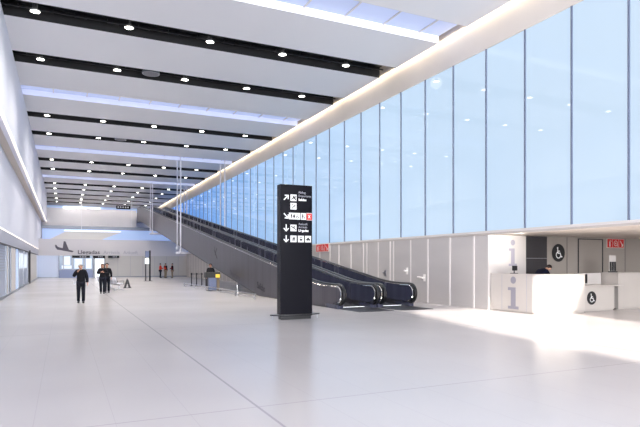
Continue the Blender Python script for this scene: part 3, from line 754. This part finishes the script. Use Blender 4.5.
for k, x in enumerate((9.05, 9.42, 9.8)):
    y = 42.8-.12*k
    s = thing('barrier_post', ('first', 'second', 'third')[k]+' dark barrier post from the display stand, under the moving ramp', 'barrier post', (x, y, 0), 'dark barrier posts under the ramp')
    MB().lathe((x, y, 0), [(.17, 0), (.17, .02), (.04, .05), (.04, .95), (.05, .96), (.05, 1.02), (.02, 1.03)], 12).build('post', 'blackplastic', s, True)
    MB().box(x-.06, x+.06, y-.06, y+.06, .9, .98).build('belt_head', 'charcoal', s)
    if k < 2: MB().box(x+.05, x+.32, y-.05, y-.045, .92, .96).build('belt', 'charcoal', s)
s = thing('ticket_machine', 'pair of dark standing reader posts next to the kiosk', 'machine', (10.0, 41.5, 0))
MB().box(9.85, 10.05, 41.4, 41.6, 0, 1.0).build('body', 'charcoal', s, bevel=.02); MB().box(9.9, 10.0, 41.3, 41.45, 1.0, 1.05).build('cap', 'blackplastic', s)
kx, ky = 8.85, 34.9
s = thing('check_in_kiosk', 'blue-grey service kiosk with black hood and glowing yellow screen below the ramp', 'kiosk', (kx, ky, 0))
MB().box(kx-.38, kx+.12, ky-.15, ky+.2, .03, .85).build('body', 'kioskblue', s, bevel=.02)
MB().box(kx+.14, kx+.3, ky-.15, ky+.2, .03, .85).build('side_panel', 'khaki', s)
MB().prism([(ky-.25, .85), (ky+.25, .85), (ky+.25, 1.2), (ky-.1, 1.2)], 'x', kx-.6, kx+.36).build('hood', 'blackplastic', s)
MB().box(kx+.02, kx+.3, ky-.262, ky-.25, .86, 1.08).build('screen', 'yellow', s); MB().box(kx-.45, kx+.4, ky-.3, ky+.3, 0, .03).build('base_plate', 'blackplastic', s)
s = thing('bollard', 'short pale metal bollard on the floor beneath the ramp foot', 'bollard', (8.7, 29.2, 0))
MB().lathe((8.7, 29.2, 0), [(.1, 0), (.1, .02), (.055, .04), (.055, .5), (.11, .52), (.11, .56), (.02, .58)], 14).build('post', 'chrome', s, True)
s = thing('guard_rail', 'low steel guard rail running along the floor beside the ramp foot', 'guard rail', (8.9, 33, 0))
MB().tube([(8.25, 42, .28), (8.5, 25.4, .28)], .02, 6).build('top_rail', 'steel', s); MB().tube([(8.25, 42, .12), (8.5, 25.4, .12)], .014, 6).build('lower_rail', 'steel', s)
for k in range(6):
    y = 25.6+k*3.2; MB().tube([(8.5-.015*(y-25.4), y, 0), (8.5-.015*(y-25.4), y, .28)], .018, 6).build('post', 'steel', s)
s = thing('hanging_display', 'small black display with white characters above the upper landing', 'display', (8.3, 90, 10.3))
MB().box(7.4, 9.5, 90, 90.1, 10.2, 10.75).build('screen_case', 'signblack', s)
MB().tube([(7.7, 90.05, 10.75), (7.7, 90.05, ZC)], .02).tube([(9.2, 90.05, 10.75), (9.2, 90.05, ZC)], .02).build('hanger', 'alu', s)
mb = MB()
for k in range(5): mb.box(7.6+k*.36, 7.8+k*.36, 89.99, 90, 10.4, 10.6)
mb.build('character_row', 'icon', s)

# ------------------------------------------------------------------ people
def skinned(name, verts, edges, radii, mt, parent, sub=2):
    me = bpy.data.meshes.new(name); me.from_pydata(verts, edges, []); me.materials.append(M[mt])
    o = bpy.data.objects.new(name, me); COL.objects.link(o); o.parent = parent
    sk = o.modifiers.new('skin', 'SKIN'); sk.use_smooth_shade = True; sk.branch_smoothing = .3
    for i, r in enumerate(radii):
        d = me.skin_vertices[0].data[i]; rr = r if isinstance(r, tuple) else (r, r); d.radius = rr; d.use_root = (i == 0)
    s = o.modifiers.new('sub', 'SUBSURF'); s.levels = sub; s.render_levels = sub
    return o
BASE = dict(pel=(0, 0, .96), sp=(0, 0, 1.12), ch=(0, .01, 1.33), nk=(0, .0, 1.49), h0=(0, .015, 1.55), h1=(0, .02, 1.64), h2=(0, .005, 1.71),
    shL=(-.17, 0, 1.43), shR=(.17, 0, 1.43), elL=(-.24, -.03, 1.15), elR=(.24, -.03, 1.15), wrL=(-.25, .06, .91), wrR=(.25, .06, .91),
    hpL=(-.09, 0, .9), hpR=(.09, 0, .9), knL=(-.1, .02, .5), knR=(.1, .02, .5), anL=(-.1, -.03, .09), anR=(.1, -.03, .09), toL=(-.11, .14, .035), toR=(.11, .14, .035))
def person(label, loc, rot, pose, top, legs, hair, long_hair=False, group=None, slim=1., legs_on=True, vest=None):
    J = {k: Vector(v) for k, v in BASE.items()}
    for k, v in pose.items(): J[k] = Vector(v)
    J['hem'] = J['pel']-Vector((0, 0, .13))
    t = thing('person', label, 'person', loc, group); t.rotation_euler = (0, 0, rot); t['_o'] = (0., 0., 0.)
    V, R, Ed, ix = [], [], [], {}
    def add(k, p, r, par=None):
        ix[k] = len(V); V.append(tuple(p)); R.append(r)
        if par is not None: Ed.append((ix[par], ix[k]))
    g = slim
    add('pel', J['pel'], (.1*g, .07)); add('sp', J['sp'], (.08*g, .06), 'pel'); add('ch', J['ch'], (.08*g, .06), 'sp'); add('nk', J['nk'], .052, 'ch')
    add('h0', J['h0'], (.065, .075), 'nk'); add('h1', J['h1'], (.078, .092), 'h0'); add('h2', J['h2'], (.055, .065), 'h1')
    fwd = (Vector((0, 1, 0)) if 'face' not in pose else Vector(pose['face']).normalized())
    add('nose', J['h1']+fwd*.1-Vector((0, 0, .015)), .012, 'h1')
    for s, sg in (('L', -1), ('R', 1)):
        add('ear'+s, J['h1']+Vector((sg*.088, 0, -.01)), (.01, .02), 'h1')
        add('sh'+s, J['sh'+s], .05*g, 'ch'); add('el'+s, J['el'+s], .042, 'sh'+s); add('wr'+s, J['wr'+s], .028, 'el'+s)
        d = (J['wr'+s]-J['el'+s]).normalized(); side = d.cross(Vector((0, 0, 1))); side = side.normalized() if side.length > .1 else Vector((1, 0, 0))
        cr_ = side.cross(d).normalized()
        if abs(d.z) > .7: side, cr_ = Vector((0, 1, 0)), Vector((-sg, 0, 0))
        pm_ = J['wr'+s]+d*.07; add('pm'+s, pm_, (.036, .016), 'wr'+s)
        for f in range(4):
            o = side*(.03-.02*f); L1 = (.05, .058, .054, .042)[f]
            add('f%d%s' % (f, s), pm_+o+d*.02, .009, 'pm'+s); add('g%d%s' % (f, s), pm_+o+d*(.02+L1)+cr_*.01, .008, 'f%d%s' % (f, s))
            add('k%d%s' % (f, s), pm_+o+d*(.03+L1)+cr_*.03, .007, 'g%d%s' % (f, s))
        add('th'+s, J['wr'+s]+d*.035+side*.045, .011, 'wr'+s); add('tt'+s, J['wr'+s]+d*.075+side*.06+cr_*.015, .009, 'th'+s)
        if legs_on:
            add('hp'+s, J['hp'+s], .085, 'pel'); add('kn'+s, J['kn'+s], .055, 'hp'+s); add('an'+s, J['an'+s], .028, 'kn'+s); add('to'+s, J['to'+s], .03, 'an'+s)
    skinned('body', V, Ed, R, 'skin', t, 1)
    for s in 'LR': J['cf'+s] = J['an'+s]-Vector((0, 0, .045))
    def sub(name, keys, rad, mt):
        vv, ee, rr, idx = [], [], [], {}
        for k, par, r in zip(keys[::2], keys[1::2], rad):
            idx[k] = len(vv); vv.append(tuple(J[k])); rr.append(r)
            if par: ee.append((idx[par], idx[k]))
        return skinned(name, vv, ee, rr, mt, t, 2)
    sub('jacket', ['hem', None, 'pel', 'hem', 'sp', 'pel', 'ch', 'sp', 'nk', 'ch', 'shL', 'ch', 'elL', 'shL', 'wrL', 'elL', 'shR', 'ch', 'elR', 'shR', 'wrR', 'elR'],
        [(.19*g, .15), (.185*g, .145), (.18*g, .14), (.2*g, .15), (.075, .075), .105*g, .078, .056, .105*g, .078, .056], top)
    if legs_on:
        sub('trousers', ['pel', None, 'hpL', 'pel', 'knL', 'hpL', 'cfL', 'knL', 'hpR', 'pel', 'knR', 'hpR', 'cfR', 'knR'], [(.17*g, .13), .12, .085, .07, .12, .085, .07], legs)
        for s in 'LR':
            a, b_ = J['an'+s], J['to'+s]; d = Vector((b_.x-a.x, b_.y-a.y, 0)).normalized()
            q0 = a-d*.05; q0.z = b_.z+.005
            skinned('shoe', [tuple(q0), tuple(a*.5+b_*.5-Vector((0, 0, (a.z-b_.z)*.35))), tuple(b_+d*.02)], [(0, 1), (1, 2)], [.056, .06, .045], 'shoe', t, 1)
    # hair cap and eyes
    hb = MB(); c0 = J['h1']+Vector((0, 0, .015))-fwd*.015
    K = 14
    rings = []
    for i in range(7):
        ph = PI/2*i/6*1.12
        rings.append([(c0.x+.108*math.sin(ph)*math.cos(2*PI*k/K), c0.y+.122*math.sin(ph)*math.sin(2*PI*k/K), c0.z+.112*math.cos(ph)) for k in range(K)])
    if long_hair: rings.append([(p[0], p[1]-.01, p[2]-.13 if Vector((p[0]-c0.x, p[1]-c0.y, 0)).dot(fwd) < .04 else p[2]) for p in rings[-1]])
    for a, b_ in zip(rings[:-1], rings[1:]):
        for k in range(K):
            k2 = (k+1) % K; ctr = Vector(((b_[k][0]+b_[k2][0])/2-c0.x, (b_[k][1]+b_[k2][1])/2-c0.y, 0))
            if b_ is not rings[1] and ctr.dot(fwd) > .045 and b_[k][2] < c0.z+.055: continue
            hb.poly([a[k], a[k2], b_[k2], b_[k]])
    h = hb.build('hair', hair, t, True)
    eb = MB(); sd = Vector((fwd.y, -fwd.x, 0))
    for s in (-1, 1): eb.lathe(tuple(J['h1']+fwd*.086+sd*.032*s+Vector((0, 0, .005))), [(.002, -.009), (.009, 0), (.002, .009)], 8)
    eb.build('eyes', 'icondark', t)
    mbm = MB(); pcen = J['h0']+fwd*.078+Vector((0, 0, .012)); mbm.tube([tuple(pcen-sd*.022), tuple(pcen+fwd*.006), tuple(pcen+sd*.022)], .005, 6); mbm.build('mouth', 'darkred', t)
    if vest:
        sub('vest', ['pel', None, 'sp', 'pel', 'ch', 'sp', 'nk', 'ch'], [(.195*g, .15), (.19*g, .15), (.215*g, .16), (.08, .08)], vest)
    return t
# grey-haired man walking towards the camera, hand at his mouth (local +y is his front)
def face_cam(x, y): return math.atan2(-y, -x)-PI/2
p = person('grey-haired man in a black suit walking forward with one hand at his mouth', (.71, 26.75, 0), face_cam(.71, 26.75),
       dict(elR=(.3, .06, 1.2), wrR=(.12, .24, 1.42), elL=(-.25, -.05, 1.14), wrL=(-.27, .03, .9), knL=(-.1, .1, .5), anL=(-.1, .06, .09), toL=(-.1, .24, .04), knR=(.1, .02, .5), anR=(.1, -.16, .1), toR=(.11, .01, .035), h0=(.01, .03, 1.55), h1=(.015, .045, 1.63), h2=(.01, .03, 1.7)), 'suit', 'trouser', 'hairgrey', slim=1.12)
pp = MB().box(.2, .3, .0, .02, .85, .98); o = pp.build('paper', 'paper', p)
person('brown-haired person in black with hands clasped at the chest, walking in front of the bench', (2.08, 34.55, 0), face_cam(2.15, 34.5),
       dict(elR=(.27, .0, 1.18), wrR=(.07, .2, 1.27), elL=(-.27, .0, 1.18), wrL=(-.07, .2, 1.25), knL=(-.09, .1, .5), anL=(-.08, .08, .09), toL=(-.08, .25, .04), anR=(.08, -.12, .1), toR=(.08, .05, .035)), 'suit', 'trouser', 'hairbrown', long_hair=True)
person('dark-haired person in black walking just behind the brown-haired one', (2.4, 35.6, 0), face_cam(2.5, 35.5),
       dict(elR=(.25, .0, 1.16), wrR=(.12, .22, 1.2), h1=(0, .02, 1.68), h2=(0, .005, 1.75), anR=(.09, .08, .09), toR=(.09, .25, .04), knR=(.09, .08, .5)), 'suit', 'trouser', 'hairdark', slim=.95)
person('person in orange-red vest and black trousers standing by the cream wall, facing the others', (10.5, 67.2, 0), -PI/2,
       dict(elR=(.2, .1, 1.15), wrR=(.12, .3, 1.15)), 'vest', 'trouser', 'hairdark', vest='vest')
person('person in dark red top and pale trousers standing between two others by the cream wall', (11.1, 67.2, 0), -PI/2+.6,
       dict(elL=(-.26, .06, 1.17), wrL=(-.1, .22, 1.08)), 'suit', 'khaki', 'hairdark', vest='vest')
person('person in dark red vest and khaki trousers standing side-on, turned to the other two', (11.85, 66.9, 0), PI/2,
       dict(elR=(.22, .08, 1.15), wrR=(.14, .28, 1.1)), 'suit', 'khaki', 'hairdark', vest='darkred')
person('person in dark clothes standing behind the kiosk under the moving ramp', (8.8, 35.7, 0), PI*.8, dict(), 'suit', 'trouser', 'hairdark')
# clerk leaning over behind the i desk
person('dark-haired person in navy bending down behind the white information counter', (16.3, 15.25, 0), -PI/2-.05,
       dict(pel=(0, -.15, 1.0), sp=(0, .0, 1.24), ch=(0, .2, 1.48), nk=(0, .42, 1.56), h0=(0, .52, 1.57), h1=(0, .62, 1.61), h2=(0, .65, 1.71), face=(0, .85, -.5),
            shL=(-.17, .3, 1.53), shR=(.17, .3, 1.53), elL=(-.24, .42, 1.2), elR=(.24, .42, 1.2), wrL=(-.12, .6, 1.03), wrR=(.12, .6, 1.03), hpL=(-.09, -.1, .9), hpR=(.09, -.1, .9), knL=(-.1, -.03, .5), knR=(.1, -.03, .5), anL=(-.1, -.08, .09), anR=(.1, -.08, .09), toL=(-.11, .08, .035), toR=(.11, .08, .035)), 'shirt', 'trouser', 'hairdark')

# ------------------------------------------------------------------ light
sun = bpy.data.lights.new('sun', 'SUN'); sun.energy = 16; sun.angle = math.radians(1.2); sun.color = (1, .93, .84)
so = bpy.data.objects.new('sun', sun); COL.objects.link(so)
el = math.radians(22); h = Vector((0, 1, 0)).normalized()*math.cos(el); so.rotation_euler = Vector((h.x, h.y, -math.sin(el))).to_track_quat('-Z', 'Y').to_euler()
so.location = (0, -30, 30)
w = bpy.data.worlds.new('World'); sc.world = w; w.use_nodes = True
w.node_tree.nodes['Background'].inputs[0].default_value = (.75, .85, 1, 1); w.node_tree.nodes['Background'].inputs[1].default_value = 1.2
def area(loc, sx, sy, e, col, rot):
    a = bpy.data.lights.new('area', 'AREA'); a.shape = 'RECTANGLE'; a.size = sx; a.size_y = sy; a.energy = e; a.color = col
    o = bpy.data.objects.new('area_light', a); COL.objects.link(o); o.location = loc; o.rotation_euler = rot; return o
area((6, -13, 5.5), 18, 9, 7000, (.95, .97, 1), (math.radians(102), 0, 0))        # added fill lamp behind the camera, facing +Y
for yc in (5, 25, 45, 65, 85): area((14.63, yc, ZC+.2), .12, 20, 78, (1, .84, .62), (0, math.radians(-25), 0))   # cove lamps washing the cornice
wv = bpy.data.lights.new('panel_fill_spot', 'SPOT'); wv.energy = 85; wv.spot_size = math.radians(82); wv.spot_blend = .2; wv.color = (1, .93, .86); wv.shadow_soft_size = .1  # added fill spot brightening the white i panel
wo = bpy.data.objects.new('panel_fill_spot', wv); COL.objects.link(wo); wo.location = (15.3, 14.9, 2.8); wo.rotation_euler = Vector((.25, 1.3, -.05)).to_track_quat('-Z', 'Y').to_euler()
area((22, 4, 2.85), 10, 14, 160, (1, .93, .85), (0, 0, 0))                         # warm area lamp facing down near the alcove

# ------------------------------------------------------------------ camera
cam = bpy.data.cameras.new('camera'); co = bpy.data.objects.new('camera', cam); COL.objects.link(co)
cam.sensor_width = 36; cam.lens = 545/640*36; cam.shift_y = (263-213.5)/640
co.location = (0, 0, 1.8); co.rotation_euler = (math.radians(90), 0, -math.atan((320-63.5)/545))
cam.clip_end = 300; cam.clip_start = .05
sc.camera = co
sc.view_settings.view_transform = 'Standard'; sc.view_settings.look = 'None'; sc.view_settings.exposure = 0; sc.view_settings.gamma = 1
sc.cycles.use_denoising = True; sc.cycles.max_bounces = 8; sc.cycles.diffuse_bounces = 5
sc.cycles.sample_clamp_indirect = 8
for o in bpy.data.objects:
    if '_o' in o: del o['_o']
